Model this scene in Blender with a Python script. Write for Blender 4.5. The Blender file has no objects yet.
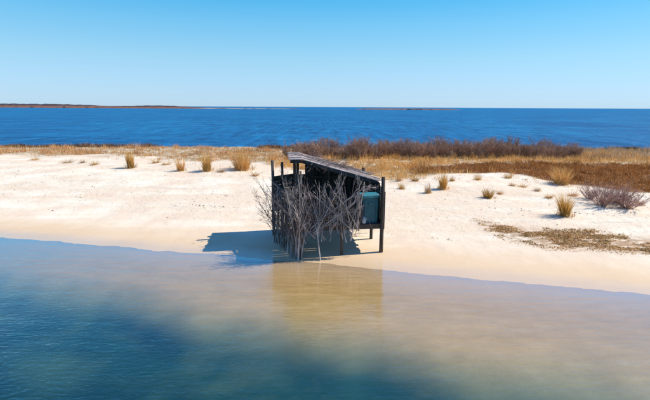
import bpy, bmesh, math, random
import numpy as np
from mathutils import Vector, Matrix

R = math.radians
random.seed(7)
rng = np.random.default_rng(11)
scene = bpy.context.scene
COL = scene.collection

# ------------------------------------------------------------------ camera
CAM_H = 5.0
F_PX = 650 * 24 / 36.0                      # focal length in photograph pixels
PITCH = math.atan((200 - 107) / F_PX)
ROLL = R(0.3)
cam_data = bpy.data.cameras.new('camera')
cam_data.lens = 24
cam_data.sensor_width = 36
cam_data.clip_start = 0.1
cam_data.clip_end = 60000
cam = bpy.data.objects.new('camera', cam_data)
COL.objects.link(cam)
CAM_M = Matrix.Rotation(math.pi / 2 - PITCH, 3, 'X') @ Matrix.Rotation(ROLL, 3, 'Z')
cam.matrix_world = Matrix.Translation((0, 0, CAM_H)) @ CAM_M.to_4x4()
scene.camera = cam

# ------------------------------------------------------------------ sky and sun
SUN_EL = R(46)
SUN_AZ = R(79)                              # clockwise from +Y
sun_dir = Vector((math.sin(SUN_AZ) * math.cos(SUN_EL), math.cos(SUN_AZ) * math.cos(SUN_EL), math.sin(SUN_EL)))
world = bpy.data.worlds.new('World')
scene.world = world
world.use_nodes = True
wn = world.node_tree
wn.nodes.clear()
w_out = wn.nodes.new('ShaderNodeOutputWorld')
w_bg = wn.nodes.new('ShaderNodeBackground')
w_sky = wn.nodes.new('ShaderNodeTexSky')
w_sky.sky_type = 'NISHITA'
w_sky.sun_disc = False
w_sky.sun_elevation = SUN_EL
w_sky.sun_rotation = SUN_AZ
w_sky.altitude = 0
w_sky.air_density = 1.0
w_sky.dust_density = 0.1
w_sky.ozone_density = 3.0
w_hsv = wn.nodes.new('ShaderNodeHueSaturation')
w_hsv.inputs['Saturation'].default_value = 1.25
w_hsv.inputs['Hue'].default_value = 0.5
wn.links.new(w_sky.outputs[0], w_hsv.inputs['Color'])
w_tc = wn.nodes.new('ShaderNodeTexCoord')
w_sep = wn.nodes.new('ShaderNodeSeparateXYZ')
wn.links.new(w_tc.outputs['Generated'], w_sep.inputs[0])
w_ramp = wn.nodes.new('ShaderNodeValToRGB')
for p_, c_ in ((0.03, (0.75, 0.98, 1.55)), (0.10, (1.05, 1.24, 1.32)), (0.17, (1.0, 1.42, 1.40)), (0.24, (0.58, 1.36, 1.42)), (0.42, (0.72, 0.92, 1.45))):
    e_ = w_ramp.color_ramp.elements.new(p_)
    e_.color = (*c_, 1)
w_ramp.color_ramp.elements[0].color = (0.64, 0.90, 1.68, 1)
w_ramp.color_ramp.elements[-1].color = (0.62, 0.75, 1.3, 1)
wn.links.new(w_sep.outputs['Z'], w_ramp.inputs[0])
w_mul = wn.nodes.new('ShaderNodeMix')
w_mul.data_type = 'RGBA'
w_mul.blend_type = 'MULTIPLY'
w_mul.inputs[0].default_value = 1
wn.links.new(w_hsv.outputs[0], w_mul.inputs[6])
wn.links.new(w_ramp.outputs[0], w_mul.inputs[7])
w_grad = wn.nodes.new('ShaderNodeValToRGB')
for p_, c_ in ((0.03, (0.485, 0.723, 0.913)), (0.10, (0.36, 0.680, 0.920)), (0.16, (0.22, 0.60, 0.92)), (0.22, (0.095, 0.51, 0.90)), (0.42, (0.085, 0.31, 0.84))):
    e_ = w_grad.color_ramp.elements.new(p_)
    e_.color = (*(k_ * 9.0 for k_ in c_), 1)
w_grad.color_ramp.elements[0].color = (0.50 * 9, 0.725 * 9, 0.905 * 9, 1)
w_grad.color_ramp.elements[-1].color = (0.040 * 9, 0.19 * 9, 0.54 * 9, 1)
wn.links.new(w_sep.outputs['Z'], w_grad.inputs[0])
w_mix = wn.nodes.new('ShaderNodeMix')             # evens out the glow round the sun
w_mix.data_type = 'RGBA'
w_mix.inputs[0].default_value = 0.65
wn.links.new(w_mul.outputs[2], w_mix.inputs[6])
wn.links.new(w_grad.outputs[0], w_mix.inputs[7])
wn.links.new(w_mix.outputs[2], w_bg.inputs[0])
w_bg.inputs[1].default_value = 0.10
wn.links.new(w_bg.outputs[0], w_out.inputs[0])

sun_data = bpy.data.lights.new('sun', 'SUN')
sun_data.energy = 5.0
sun_data.angle = R(0.5)
sun_data.color = (1.0, 0.945, 0.86)
sun = bpy.data.objects.new('sun', sun_data)
sun.rotation_euler = sun_dir.to_track_quat('Z', 'Y').to_euler()
sun.location = (30, 20, 40)
COL.objects.link(sun)

scene.view_settings.view_transform = 'Standard'
scene.view_settings.look = 'None'
scene.view_settings.gamma = 1
scene.view_settings.use_curve_mapping = False
scene.view_settings.exposure = 0.15
scene.render.engine = 'CYCLES'
scene.cycles.max_bounces = 8
scene.cycles.transparent_max_bounces = 12
scene.cycles.caustics_reflective = False
scene.cycles.caustics_refractive = False


# ------------------------------------------------------------------ pixel helpers
def pix_ray(px, py):
    return CAM_M @ Vector(((px - 325) / F_PX, -(py - 200) / F_PX, -1))


def flat(px, py, z=0.0):
    d = pix_ray(px, py)
    t = (z - CAM_H) / d.z
    return Vector((d.x * t, d.y * t, z))


# ------------------------------------------------------------------ value noise (numpy)
_perm = rng.random((256, 256))


def vnoise(x, y):
    xi = np.floor(x).astype(int)
    yi = np.floor(y).astype(int)
    fx = x - xi
    fy = y - yi
    fx = fx * fx * (3 - 2 * fx)
    fy = fy * fy * (3 - 2 * fy)
    a = _perm[xi % 256, yi % 256]
    b = _perm[(xi + 1) % 256, yi % 256]
    c = _perm[xi % 256, (yi + 1) % 256]
    d = _perm[(xi + 1) % 256, (yi + 1) % 256]
    return (a * (1 - fx) + b * fx) * (1 - fy) + (c * (1 - fx) + d * fx) * fy


def fbm(x, y, o=4):
    s = 0
    a = 0.5
    for k in range(o):
        s = s + a * vnoise(x * 2 ** k + 17.3 * k, y * 2 ** k + 5.1 * k)
        a *= 0.5
    return s


def smooth(a, b, x):
    t = np.clip((x - a) / (b - a), 0, 1)
    return t * t * (3 - 2 * t)


# ------------------------------------------------------------------ terrain shape
def waterline(x):
    return 13.3 - 0.235 * 45 * np.tanh(x / 45) + 0.45 * (fbm(x * 0.35 + 40, x * 0 + 3.3, 2) - 0.4) + 0.30 * (fbm(x * 1.3 + 9, x * 0 + 1.7, 3) - 0.44) + 0.16 * (fbm(x * 4.1 + 2, x * 0 + 6.2, 3) - 0.44)


def inland(x, y):
    return (y - waterline(x)) * 0.973


def terrain_z(x, y):
    x = np.asarray(x, float)
    y = np.asarray(y, float)
    t = inland(x, y)
    tp = np.maximum(t, 0)
    up = 0.70 * (1 - np.exp(-(tp / 10) ** 1.5)) + 0.012 * np.minimum(tp, 0.6)
    dune = smooth(6, 16, t)
    up = up + dune * 0.40 * (fbm(x * 0.13 + 9, y * 0.16, 3) - 0.44)
    up = up + smooth(7, 11, t) * 0.11 * (fbm(x * 0.8, y * 0.8 + 30, 3) - 0.44)
    up = up + smooth(0.6, 3, t) * 0.030 * (fbm(x * 2.3, y * 2.3, 3) - 0.44)
    up = up + smooth(2.0, 5, t) * 0.028 * (fbm(x * 0.9 - 7, t * 5.5, 3) - 0.44)      # low ridges along the shore
    back = smooth(47, 57, y + 1.5 * (fbm(x * 0.15, x * 0 + 8, 2) - 0.4))
    up = up * (1 - back) - 1.6 * back
    p = (x + 10.1) * -0.314 + (y - 11.9) * -0.949 + 1.25 + 1.5 * (fbm(x * 0.35 + 3, y * 0.45, 3) - 0.44)
    down = 0.040 * np.minimum(t, 0) - 0.55 * smooth(-0.3, 2.0, p) - 1.5 * smooth(1.0, 5.5, p)
    down = down + smooth(0.3, 3, -t) * 0.05 * (fbm(x * 0.7, y * 0.7 + 11, 3) - 0.44)
    return np.where(t > 0, up, down)


def tz(x, y):
    return float(terrain_z(np.array([x]), np.array([y]))[0])


def on_ground(px, py):
    """The point of the ground that a pixel of the photograph looks at."""
    d = pix_ray(px, py)
    lo = None
    for k in range(900):
        s = 6 + k * 0.08
        if CAM_H + d.z * s < tz(d.x * s, d.y * s):
            lo = s - 0.08
            break
    if lo is None:
        lo = 50
    for k in range(6):
        s = lo + 0.08 * (k + 0.5) / 6
        if CAM_H + d.z * s < tz(d.x * s, d.y * s):
            break
    x, y = d.x * s, d.y * s
    return Vector((x, y, tz(x, y)))


# ------------------------------------------------------------------ mesh helpers
def mesh_np(name, V, F, attrs=None, smooth_shade=False):
    me = bpy.data.meshes.new(name)
    V = np.asarray(V, np.float32)
    F = np.asarray(F, np.int32)
    k = F.shape[1]
    me.vertices.add(len(V))
    me.vertices.foreach_set('co', V.ravel())
    me.loops.add(F.size)
    me.loops.foreach_set('vertex_index', F.ravel())
    me.polygons.add(len(F))
    me.polygons.foreach_set('loop_start', np.arange(0, F.size, k, dtype=np.int32))
    me.update(calc_edges=True)
    if smooth_shade:
        me.polygons.foreach_set('use_smooth', np.ones(len(F), bool))
    for n, a in (attrs or {}).items():
        at = me.attributes.new(n, 'FLOAT', 'POINT')
        at.data.foreach_set('value', np.asarray(a, np.float32))
    return me


def link(name, me, mat=None, parent=None, loc=None):
    o = bpy.data.objects.new(name, me)
    COL.objects.link(o)
    if mat and me and not me.materials:
        me.materials.append(mat)
    if parent:
        o.parent = parent
    if loc is not None:
        o.location = loc
    return o


def empty(name, loc, rz=0):
    o = bpy.data.objects.new(name, None)
    o.empty_display_size = 0.2
    COL.objects.link(o)
    o.location = loc
    o.rotation_euler = (0, 0, rz)
    return o


def tag(o, label=None, cat=None, group=None, kind=None):
    if label:
        o['label'] = label
    if cat:
        o['category'] = cat
    if group:
        o['group'] = group
    if kind:
        o['kind'] = kind
    return o


class MB:
    def __init__(self):
        self.v = []
        self.f = []

    def tube(self, pts, rad, n=6, cap=True, wob=0.0):
        pts = [Vector(p) for p in pts]
        base = len(self.v)
        m = len(pts)
        for i, p in enumerate(pts):
            a = pts[max(0, i - 1)]
            b = pts[min(m - 1, i + 1)]
            d = (b - a).normalized()
            s = d.cross(Vector((0, 1, 0)) if abs(d.y) < 0.9 else Vector((1, 0, 0))).normalized()
            u = d.cross(s)
            r = rad[i] if hasattr(rad, '__len__') else rad
            for k in range(n):
                an = 2 * math.pi * k / n
                rr = r * (1 + wob * (random.random() - 0.5))
                self.v.append(p + s * (rr * math.cos(an)) + u * (rr * math.sin(an)))
        for i in range(m - 1):
            for k in range(n):
                k2 = (k + 1) % n
                self.f.append((base + i * n + k, base + i * n + k2, base + (i + 1) * n + k2, base + (i + 1) * n + k))
        if cap:
            self.f.append(tuple(base + k for k in range(n))[::-1])
            self.f.append(tuple(base + (m - 1) * n + k for k in range(n)))

    def beam(self, a, b, w, h, up=(0, 0, 1), jag=0.0):
        """A box from a to b, w wide and h thick along up."""
        a, b, up = Vector(a), Vector(b), Vector(up)
        d = (b - a).normalized()
        s = d.cross(up).normalized()
        u = s.cross(d).normalized()
        base = len(self.v)
        for p, e in ((a, -1), (b, 1)):
            for (i, j) in ((-1, -1), (1, -1), (1, 1), (-1, 1)):
                q = p + s * (i * w / 2) + u * (j * h / 2) + d * (e * jag * random.random())
                self.v.append(q)
        for f in ((0, 3, 2, 1), (4, 5, 6, 7), (0, 1, 5, 4), (1, 2, 6, 5), (2, 3, 7, 6), (3, 0, 4, 7)):
            self.f.append(tuple(base + k for k in f))

    def build(self, name, mat, parent=None, sm=False):
        me = bpy.data.meshes.new(name)
        me.from_pydata([tuple(v) for v in self.v], [], self.f)
        bm = bmesh.new()
        bm.from_mesh(me)
        bmesh.ops.recalc_face_normals(bm, faces=bm.faces)
        bm.to_mesh(me)
        bm.free()
        me.update()
        if sm:
            me.polygons.foreach_set('use_smooth', [True] * len(me.polygons))
        return link(name, me, mat, parent)


# ------------------------------------------------------------------ materials
def new_mat(name):
    m = bpy.data.materials.new(name)
    m.use_nodes = True
    nt = m.node_tree
    nt.nodes.clear()
    out = nt.nodes.new('ShaderNodeOutputMaterial')
    return m, nt, out


def N(nt, t, **kw):
    n = nt.nodes.new(t)
    for k, v in kw.items():
        if k in n.inputs:
            n.inputs[k].default_value = v
        else:
            setattr(n, k, v)
    return n


def ramp(nt, fac, stops):
    r = nt.nodes.new('ShaderNodeValToRGB')
    el = r.color_ramp.elements
    while len(el) < len(stops):
        el.new(0.5)
    for e, (p, c) in zip(el, stops):
        e.position = p
        e.color = (*c, 1) if len(c) == 3 else c
    nt.links.new(fac, r.inputs[0])
    return r


def mix(nt, fac, a, b, mode='MIX'):
    m = nt.nodes.new('ShaderNodeMix')
    m.data_type = 'RGBA'
    m.blend_type = mode
    for sock, val in ((m.inputs[0], fac), (m.inputs[6], a), (m.inputs[7], b)):
        if hasattr(val, 'is_linked'):
            nt.links.new(val, sock)
        elif isinstance(val, (int, float)):
            sock.default_value = val
        else:
            sock.default_value = (*val, 1)
    return m.outputs[2]


def noise(nt, scale, detail=4, rough=0.55, vec=None, stretch=None, dist=0.0):
    n = N(nt, 'ShaderNodeTexNoise', Scale=scale, Detail=detail, Roughness=rough, Distortion=dist)
    if vec is None:
        vec = N(nt, 'ShaderNodeNewGeometry').outputs['Position']
    if stretch:
        mp = N(nt, 'ShaderNodeMapping', Scale=stretch)
        nt.links.new(vec, mp.inputs[0])
        vec = mp.outputs[0]
    nt.links.new(vec, n.inputs['Vector'])
    return n.outputs['Fac']


def maprange(nt, v, a, b, c=0.0, d=1.0):
    m = N(nt, 'ShaderNodeMapRange')
    m.interpolation_type = 'SMOOTHSTEP'
    m.inputs['From Min'].default_value = a
    m.inputs['From Max'].default_value = b
    m.inputs['To Min'].default_value = c
    m.inputs['To Max'].default_value = d
    nt.links.new(v, m.inputs['Value'])
    return m.outputs[0]


def math_n(nt, op, a, b=None):
    m = N(nt, 'ShaderNodeMath', operation=op)
    for s, v in zip(m.inputs, (a, b)):
        if v is None:
            continue
        if hasattr(v, 'is_linked'):
            nt.links.new(v, s)
        else:
            s.default_value = v
    return m.outputs[0]


def attr(nt, name):
    return N(nt, 'ShaderNodeAttribute', attribute_name=name).outputs['Fac']


def sand_material():
    m, nt, out = new_mat('beach_sand')
    geo = N(nt, 'ShaderNodeNewGeometry')
    sep = N(nt, 'ShaderNodeSeparateXYZ')
    nt.links.new(geo.outputs['Position'], sep.inputs[0])
    z = sep.outputs['Z']
    # dry sand with soft broad tone changes and grain
    c = ramp(nt, noise(nt, 0.5, 5, 0.6), [(0.36, (0.76, 0.595, 0.43)), (0.48, (0.81, 0.68, 0.50)), (0.64, (0.86, 0.765, 0.595))]).outputs[0]
    grain = ramp(nt, noise(nt, 7, 7, 0.75), [(0.36, (0.68, 0.63, 0.56)), (0.50, (1, 1, 1))]).outputs[0]
    c = mix(nt, math_n(nt, 'MULTIPLY', maprange(nt, noise(nt, 0.35, 3, 0.6), 0.35, 0.62), maprange(nt, z, 0.06, 0.35, 0.15, 0.85)), c, grain, 'MULTIPLY')
    # trodden hollows: small rounded dents coloured greyer inside
    vo = N(nt, 'ShaderNodeTexVoronoi', Scale=2.1, Randomness=1.0)
    nt.links.new(geo.outputs['Position'], vo.inputs['Vector'])
    dent = maprange(nt, vo.outputs['Distance'], 0.07, 0.16, 1.0, 0.0)
    dent = math_n(nt, 'MULTIPLY', dent, maprange(nt, noise(nt, 0.5, 3, 0.6, stretch=(0.5, 1.2, 1)), 0.50, 0.58))
    dent = math_n(nt, 'MULTIPLY', dent, maprange(nt, z, 0.08, 0.2))
    # dried streaks left by the tide, lying along the shore
    streak = noise(nt, 1.0, 5, 0.65, stretch=(0.30, 3.2, 1.0))
    st = ramp(nt, streak, [(0.60, (0, 0, 0)), (0.70, (1, 1, 1))]).outputs[0]
    stm = math_n(nt, 'MULTIPLY', st, maprange(nt, z, 0.05, 0.3, 0.0, 0.5))
    c = mix(nt, stm, c, (0.44, 0.37, 0.30))
    c = mix(nt, math_n(nt, 'MULTIPLY', dent, 0.25), c, (0.40, 0.34, 0.29))
    band = noise(nt, 1.0, 4, 0.6, stretch=(0.06, 0.55, 1.0))
    c = mix(nt, maprange(nt, band, 0.42, 0.60, 0.0, 0.75), c, (0.75, 0.585, 0.41))
    # damp strip near the water
    damp = maprange(nt, math_n(nt, 'ADD', z, math_n(nt, 'MULTIPLY', noise(nt, 0.8, 4, 0.6, stretch=(0.5, 1.5, 1)), 0.06)), 0.15, 0.045)
    c = mix(nt, math_n(nt, 'MULTIPLY', damp, 0.85), c, (0.70, 0.49, 0.28))
    # thatch litter in the grass, marsh litter, wrack
    lit = ramp(nt, noise(nt, 6, 5, 0.7), [(0.3, (0.16, 0.10, 0.05)), (0.6, (0.42, 0.29, 0.13))]).outputs[0]
    gm = math_n(nt, 'MULTIPLY', attr(nt, 'grassy'), maprange(nt, noise(nt, 2.2, 5, 0.7), 0.35, 0.55))
    c = mix(nt, gm, c, lit)
    mlit = ramp(nt, noise(nt, 4, 5, 0.7), [(0.3, (0.11, 0.05, 0.018)), (0.65, (0.30, 0.14, 0.05))]).outputs[0]
    c = mix(nt, attr(nt, 'marsh'), c, mlit)
    wr = math_n(nt, 'MULTIPLY', attr(nt, 'wrack'), maprange(nt, noise(nt, 3.5, 5, 0.75, stretch=(0.6, 1.6, 1)), 0.40, 0.52))
    c = mix(nt, math_n(nt, 'MULTIPLY', wr, 0.85), c, (0.36, 0.21, 0.10))
    # bed of the lagoon: ochre sand, weed in the deep part
    bed = ramp(nt, noise(nt, 2.6, 6, 0.72, stretch=(0.5, 1.6, 1)), [(0.3, (0.56, 0.335, 0.105)), (0.55, (0.66, 0.40, 0.145)), (0.75, (0.73, 0.47, 0.20))]).outputs[0]
    weed = ramp(nt, noise(nt, 0.60, 6, 0.62, stretch=(0.6, 1.4, 1)), [(0.28, (0.62, 0.62, 0.62)), (0.58, (1, 1, 1))]).outputs[0]
    weedm = math_n(nt, 'MULTIPLY', weed, maprange(nt, z, -0.20, -0.75, 0.0, 0.96))
    bed = mix(nt, weedm, bed, (0.014, 0.100, 0.062))
    under = maprange(nt, z, 0.02, -0.075)
    c = mix(nt, under, c, bed)
    b = N(nt, 'ShaderNodeBsdfPrincipled')
    nt.links.new(c, b.inputs['Base Color'])
    b.inputs['Specular IOR Level'].default_value = 0.2
    # film of water left on the sand just above the waterline
    film = math_n(nt, 'MULTIPLY', maprange(nt, math_n(nt, 'ADD', z, math_n(nt, 'MULTIPLY', noise(nt, 1.2, 4, 0.6, stretch=(0.4, 1.6, 1)), 0.02)), 0.012, 0.044, 1.0, 0.0), maprange(nt, z, -0.02, 0.0))
    nt.links.new(film, b.inputs['Coat Weight'])
    b.inputs['Coat IOR'].default_value = 1.55
    b.inputs['Coat Roughness'].default_value = 0.12
    ro = maprange(nt, z, 0.0, 0.10, 0.45, 0.95)
    nt.links.new(ro, b.inputs['Roughness'])
    bm = N(nt, 'ShaderNodeBump', Strength=1.0, Distance=0.055)
    hsum = math_n(nt, 'ADD', noise(nt, 3.0, 6, 0.62), math_n(nt, 'MULTIPLY', noise(nt, 14, 4, 0.6), 0.35))
    hsum = math_n(nt, 'SUBTRACT', hsum, math_n(nt, 'MULTIPLY', dent, 0.6))
    nt.links.new(math_n(nt, 'MULTIPLY', hsum, maprange(nt, z, 0.02, 0.25, 0.12, 1.0)), bm.inputs['Height'])
    nt.links.new(bm.outputs[0], b.inputs['Normal'])
    nt.links.new(b.outputs[0], out.inputs[0])
    return m


def lagoon_material():
    m, nt, out = new_mat('shallow_water')
    geo = N(nt, 'ShaderNodeNewGeometry')
    n1 = noise(nt, 1.1, 3, 0.5, stretch=(0.45, 1.5, 1))
    n2 = noise(nt, 6.0, 3, 0.55, stretch=(0.6, 1.4, 1))
    n3 = noise(nt, 11.0, 4, 0.6, stretch=(0.5, 1.0, 1))
    n4 = noise(nt, 3.0, 4, 0.55, stretch=(0.16, 1.0, 1))          # low swells lying along the shore
    # the wind reaches the open side of the lagoon; along the beach the water lies calm, in uneven patches
    sp = N(nt, 'ShaderNodeSeparateXYZ')
    nt.links.new(geo.outputs['Position'], sp.inputs[0])
    off = math_n(nt, 'ADD', math_n(nt, 'ADD', sp.outputs['Y'], math_n(nt, 'MULTIPLY', sp.outputs['X'], 0.42)), math_n(nt, 'MULTIPLY', noise(nt, 0.4, 4, 0.6), 6.0))
    wind = maprange(nt, off, 14.5, 7.0, 0.34, 1.0)
    rip = math_n(nt, 'ADD', math_n(nt, 'MULTIPLY', n2, 0.030), math_n(nt, 'MULTIPLY', n3, 0.042))
    h = math_n(nt, 'ADD', math_n(nt, 'MULTIPLY', n1, 0.030), math_n(nt, 'MULTIPLY', rip, wind))
    h = math_n(nt, 'ADD', h, math_n(nt, 'MULTIPLY', n4, 0.04))
    bm = N(nt, 'ShaderNodeBump', Strength=1.0, Distance=0.30)
    nt.links.new(h, bm.inputs['Height'])
    fr = N(nt, 'ShaderNodeFresnel')
    # the node inverts the index on the inner side; without refraction both sides must reflect alike
    ior = maprange(nt, geo.outputs['Backfacing'], 0.0, 1.0, 1.33, 1 / 1.33)
    nt.links.new(ior, fr.inputs['IOR'])
    nt.links.new(bm.outputs[0], fr.inputs['Normal'])
    gl = N(nt, 'ShaderNodeBsdfGlossy', Roughness=0.06)
    nt.links.new(bm.outputs[0], gl.inputs['Normal'])
    tr = N(nt, 'ShaderNodeBsdfTransparent')
    mx = N(nt, 'ShaderNodeMixShader')
    fac = N(nt, 'ShaderNodeMath', operation='MULTIPLY', use_clamp=True)
    nt.links.new(fr.outputs[0], fac.inputs[0])
    fac.inputs[1].default_value = 3.5
    nt.links.new(fac.outputs[0], mx.inputs[0])
    nt.links.new(tr.outputs[0], mx.inputs[1])
    nt.links.new(gl.outputs[0], mx.inputs[2])
    nt.links.new(mx.outputs[0], out.inputs['Surface'])
    va = N(nt, 'ShaderNodeVolumeAbsorption', Density=0.46)
    va.inputs['Color'].default_value = (0.05, 0.66, 0.72, 1)
    nt.links.new(va.outputs[0], out.inputs['Volume'])
    return m


def sea_material():
    m, nt, out = new_mat('open_sea')
    b = N(nt, 'ShaderNodeBsdfPrincipled')
    big = noise(nt, 0.05, 5, 0.65, stretch=(0.6, 0.5, 1))
    c = ramp(nt, big, [(0.3, (0.002, 0.090, 0.24)), (0.5, (0.004, 0.135, 0.31)), (0.7, (0.008, 0.19, 0.38))]).outputs[0]
    chop = ramp(nt, noise(nt, 0.75, 6, 0.68, stretch=(1.0, 0.11, 1)), [(0.36, (0.45, 0.55, 0.63)), (0.52, (1.02, 1.02, 1.02)), (0.68, (1.6, 1.5, 1.38))]).outputs[0]
    c = mix(nt, 0.9, c, chop, 'MULTIPLY')
    nt.links.new(c, b.inputs['Base Color'])
    b.inputs['Roughness'].default_value = 0.35
    b.inputs['IOR'].default_value = 1.33
    b.inputs['Specular IOR Level'].default_value = 0.05
    bm = N(nt, 'ShaderNodeBump', Strength=1.0, Distance=1.2)
    h = math_n(nt, 'ADD', noise(nt, 0.7, 5, 0.6, stretch=(0.5, 1.2, 1)), math_n(nt, 'MULTIPLY', noise(nt, 0.12, 3, 0.5, stretch=(0.4, 1, 1)), 2.0))
    nt.links.new(h, bm.inputs['Height'])
    nt.links.new(bm.outputs[0], b.inputs['Normal'])
    nt.links.new(b.outputs[0], out.inputs[0])
    return m


def plant_material(name, stops, transl=0.3):
    """Colour picked for each blade or twig, light passing through a little."""
    m, nt, out = new_mat(name)
    geo = N(nt, 'ShaderNodeNewGeometry')
    c = ramp(nt, geo.outputs['Random Per Island'], stops).outputs[0]
    v = ramp(nt, noise(nt, 0.55, 4, 0.65), [(0.32, (0.62, 0.58, 0.56)), (0.5, (1.0, 0.98, 0.96)), (0.68, (1.30, 1.28, 1.24))]).outputs[0]
    c = mix(nt, 0.9, c, v, 'MULTIPLY')
    d = N(nt, 'ShaderNodeBsdfDiffuse')
    t = N(nt, 'ShaderNodeBsdfTranslucent')
    nt.links.new(c, d.inputs[0])
    nt.links.new(c, t.inputs[0])
    mx = N(nt, 'ShaderNodeMixShader')
    mx.inputs[0].default_value = transl
    nt.links.new(d.outputs[0], mx.inputs[1])
    nt.links.new(t.outputs[0], mx.inputs[2])
    nt.links.new(mx.outputs[0], out.inputs[0])
    return m


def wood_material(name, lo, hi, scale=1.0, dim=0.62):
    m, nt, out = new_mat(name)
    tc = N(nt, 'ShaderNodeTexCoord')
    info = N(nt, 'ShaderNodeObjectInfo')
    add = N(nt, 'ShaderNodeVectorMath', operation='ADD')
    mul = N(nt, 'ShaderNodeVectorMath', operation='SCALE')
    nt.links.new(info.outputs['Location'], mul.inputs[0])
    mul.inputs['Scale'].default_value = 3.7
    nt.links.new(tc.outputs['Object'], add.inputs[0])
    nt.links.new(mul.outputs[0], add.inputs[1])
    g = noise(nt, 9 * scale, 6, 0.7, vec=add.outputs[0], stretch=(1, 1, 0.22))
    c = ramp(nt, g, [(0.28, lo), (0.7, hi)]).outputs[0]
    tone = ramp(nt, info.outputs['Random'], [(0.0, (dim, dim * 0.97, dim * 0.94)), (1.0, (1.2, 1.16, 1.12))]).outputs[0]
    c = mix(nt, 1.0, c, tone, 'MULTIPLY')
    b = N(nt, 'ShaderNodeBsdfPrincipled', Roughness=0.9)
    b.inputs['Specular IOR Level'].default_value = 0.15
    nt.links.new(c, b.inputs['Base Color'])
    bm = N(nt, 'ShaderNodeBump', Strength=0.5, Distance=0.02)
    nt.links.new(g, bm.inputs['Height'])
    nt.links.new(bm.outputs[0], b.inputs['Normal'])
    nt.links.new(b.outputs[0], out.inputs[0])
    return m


def plastic_material(name, col, rough=0.4):
    m, nt, out = new_mat(name)
    b = N(nt, 'ShaderNodeBsdfPrincipled', Roughness=rough)
    v = ramp(nt, noise(nt, 5, 5, 0.65), [(0.3, tuple(k * 0.5 + 0.01 for k in col)), (0.65, col)]).outputs[0]
    nt.links.new(v, b.inputs['Base Color'])
    nt.links.new(b.outputs[0], out.inputs[0])
    return m


M_sand = sand_material()
M_lagoon = lagoon_material()
M_sea = sea_material()
M_grass = plant_material('golden_grass', [(0.0, (0.52, 0.25, 0.07)), (0.5, (0.86, 0.50, 0.16)), (1.0, (0.92, 0.66, 0.30))])
M_tan = plant_material('tan_grass', [(0.0, (0.40, 0.18, 0.065)), (0.5, (0.72, 0.40, 0.16)), (1.0, (0.82, 0.58, 0.33))])
M_pale = plant_material('pale_grass', [(0.0, (0.34, 0.20, 0.10)), (0.5, (0.52, 0.36, 0.20)), (1.0, (0.66, 0.50, 0.34))])
M_marsh = plant_material('rust_marsh', [(0.0, (0.24, 0.085, 0.022)), (0.55, (0.44, 0.195, 0.06)), (1.0, (0.66, 0.33, 0.11))])
M_tuft = plant_material('tuft_straw', [(0.0, (0.34, 0.17, 0.04)), (0.45, (0.60, 0.34, 0.08)), (1.0, (0.80, 0.55, 0.20))])
M_shrub = plant_material('bare_twig', [(0.0, (0.20, 0.11, 0.07)), (0.5, (0.40, 0.245, 0.17)), (1.0, (0.64, 0.48, 0.35))], 0.15)
M_shrub2 = plant_material('mauve_twig', [(0.0, (0.30, 0.17, 0.13)), (0.5, (0.50, 0.31, 0.25)), (1.0, (0.68, 0.49, 0.41))], 0.05)
M_low = plant_material('dark_scrub', [(0.0, (0.08, 0.05, 0.03)), (0.6, (0.15, 0.09, 0.055)), (1.0, (0.26, 0.16, 0.09))], 0.05)
M_weed = plant_material('dry_wrack', [(0.0, (0.32, 0.17, 0.06)), (0.5, (0.58, 0.36, 0.14)), (1.0, (0.76, 0.55, 0.27))], 0.3)
M_litter = plant_material('grey_litter', [(0.0, (0.12, 0.085, 0.06)), (0.5, (0.24, 0.18, 0.13)), (1.0, (0.42, 0.33, 0.24))], 0.2)
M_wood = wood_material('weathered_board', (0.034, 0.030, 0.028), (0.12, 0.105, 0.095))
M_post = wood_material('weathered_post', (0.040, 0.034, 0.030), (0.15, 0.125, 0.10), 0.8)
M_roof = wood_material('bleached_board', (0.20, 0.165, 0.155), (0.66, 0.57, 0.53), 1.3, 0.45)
M_branch = wood_material('bleached_branch', (0.30, 0.26, 0.24), (0.80, 0.71, 0.66), 1.5, 0.40)
M_brown = wood_material('brown_branch', (0.09, 0.07, 0.06), (0.26, 0.20, 0.175), 1.5)
M_teal = plastic_material('teal_plastic', (0.008, 0.125, 0.155), 0.5)
M_teal_lit = plastic_material('teal_lit_tone', (0.035, 0.25, 0.285), 0.5)  # sunlight on the bin top put into this paler teal; jug cap shares it
M_white = plastic_material('white_plastic', (0.72, 0.71, 0.67), 0.45)
M_land = plant_material('far_marsh', [(0.0, (0.20, 0.10, 0.07)), (1.0, (0.28, 0.15, 0.10))], 0.0)
M_wood_far = plant_material('far_woods', [(0.0, (0.055, 0.050, 0.065)), (1.0, (0.11, 0.085, 0.09))], 0.0)
M_spit = plant_material('far_sand', [(0.0, (0.42, 0.34, 0.28)), (1.0, (0.48, 0.40, 0.33))], 0.0)

# ------------------------------------------------------------------ vegetation boundaries on the ground (world X -> Y)
GRASS_FRONT = [(-40, 156), (60, 156), (150, 158), (220, 163), (280, 167), (340, 172), (392, 181), (450, 173), (505, 174), (560, 182), (600, 186), (660, 192)]
MARSH_FRONT = [(395, 176), (440, 172), (505, 174), (560, 182), (600, 187), (660, 192), (700, 195)]
MARSH_BACK = [(395, 170), (440, 166), (470, 164), (520, 164), (560, 164), (660, 165), (700, 165)]
gf = [flat(a, b, 0.62) for a, b in GRASS_FRONT]
mf = [flat(a, b, 0.62) for a, b in MARSH_FRONT]
mk = [flat(a, b, 0.62) for a, b in MARSH_BACK]
gfx, gfy = [p.x for p in gf], [p.y for p in gf]
mfx, mfy = [p.x for p in mf], [p.y for p in mf]
mkx, mky = [p.x for p in mk], [p.y for p in mk]


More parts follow.
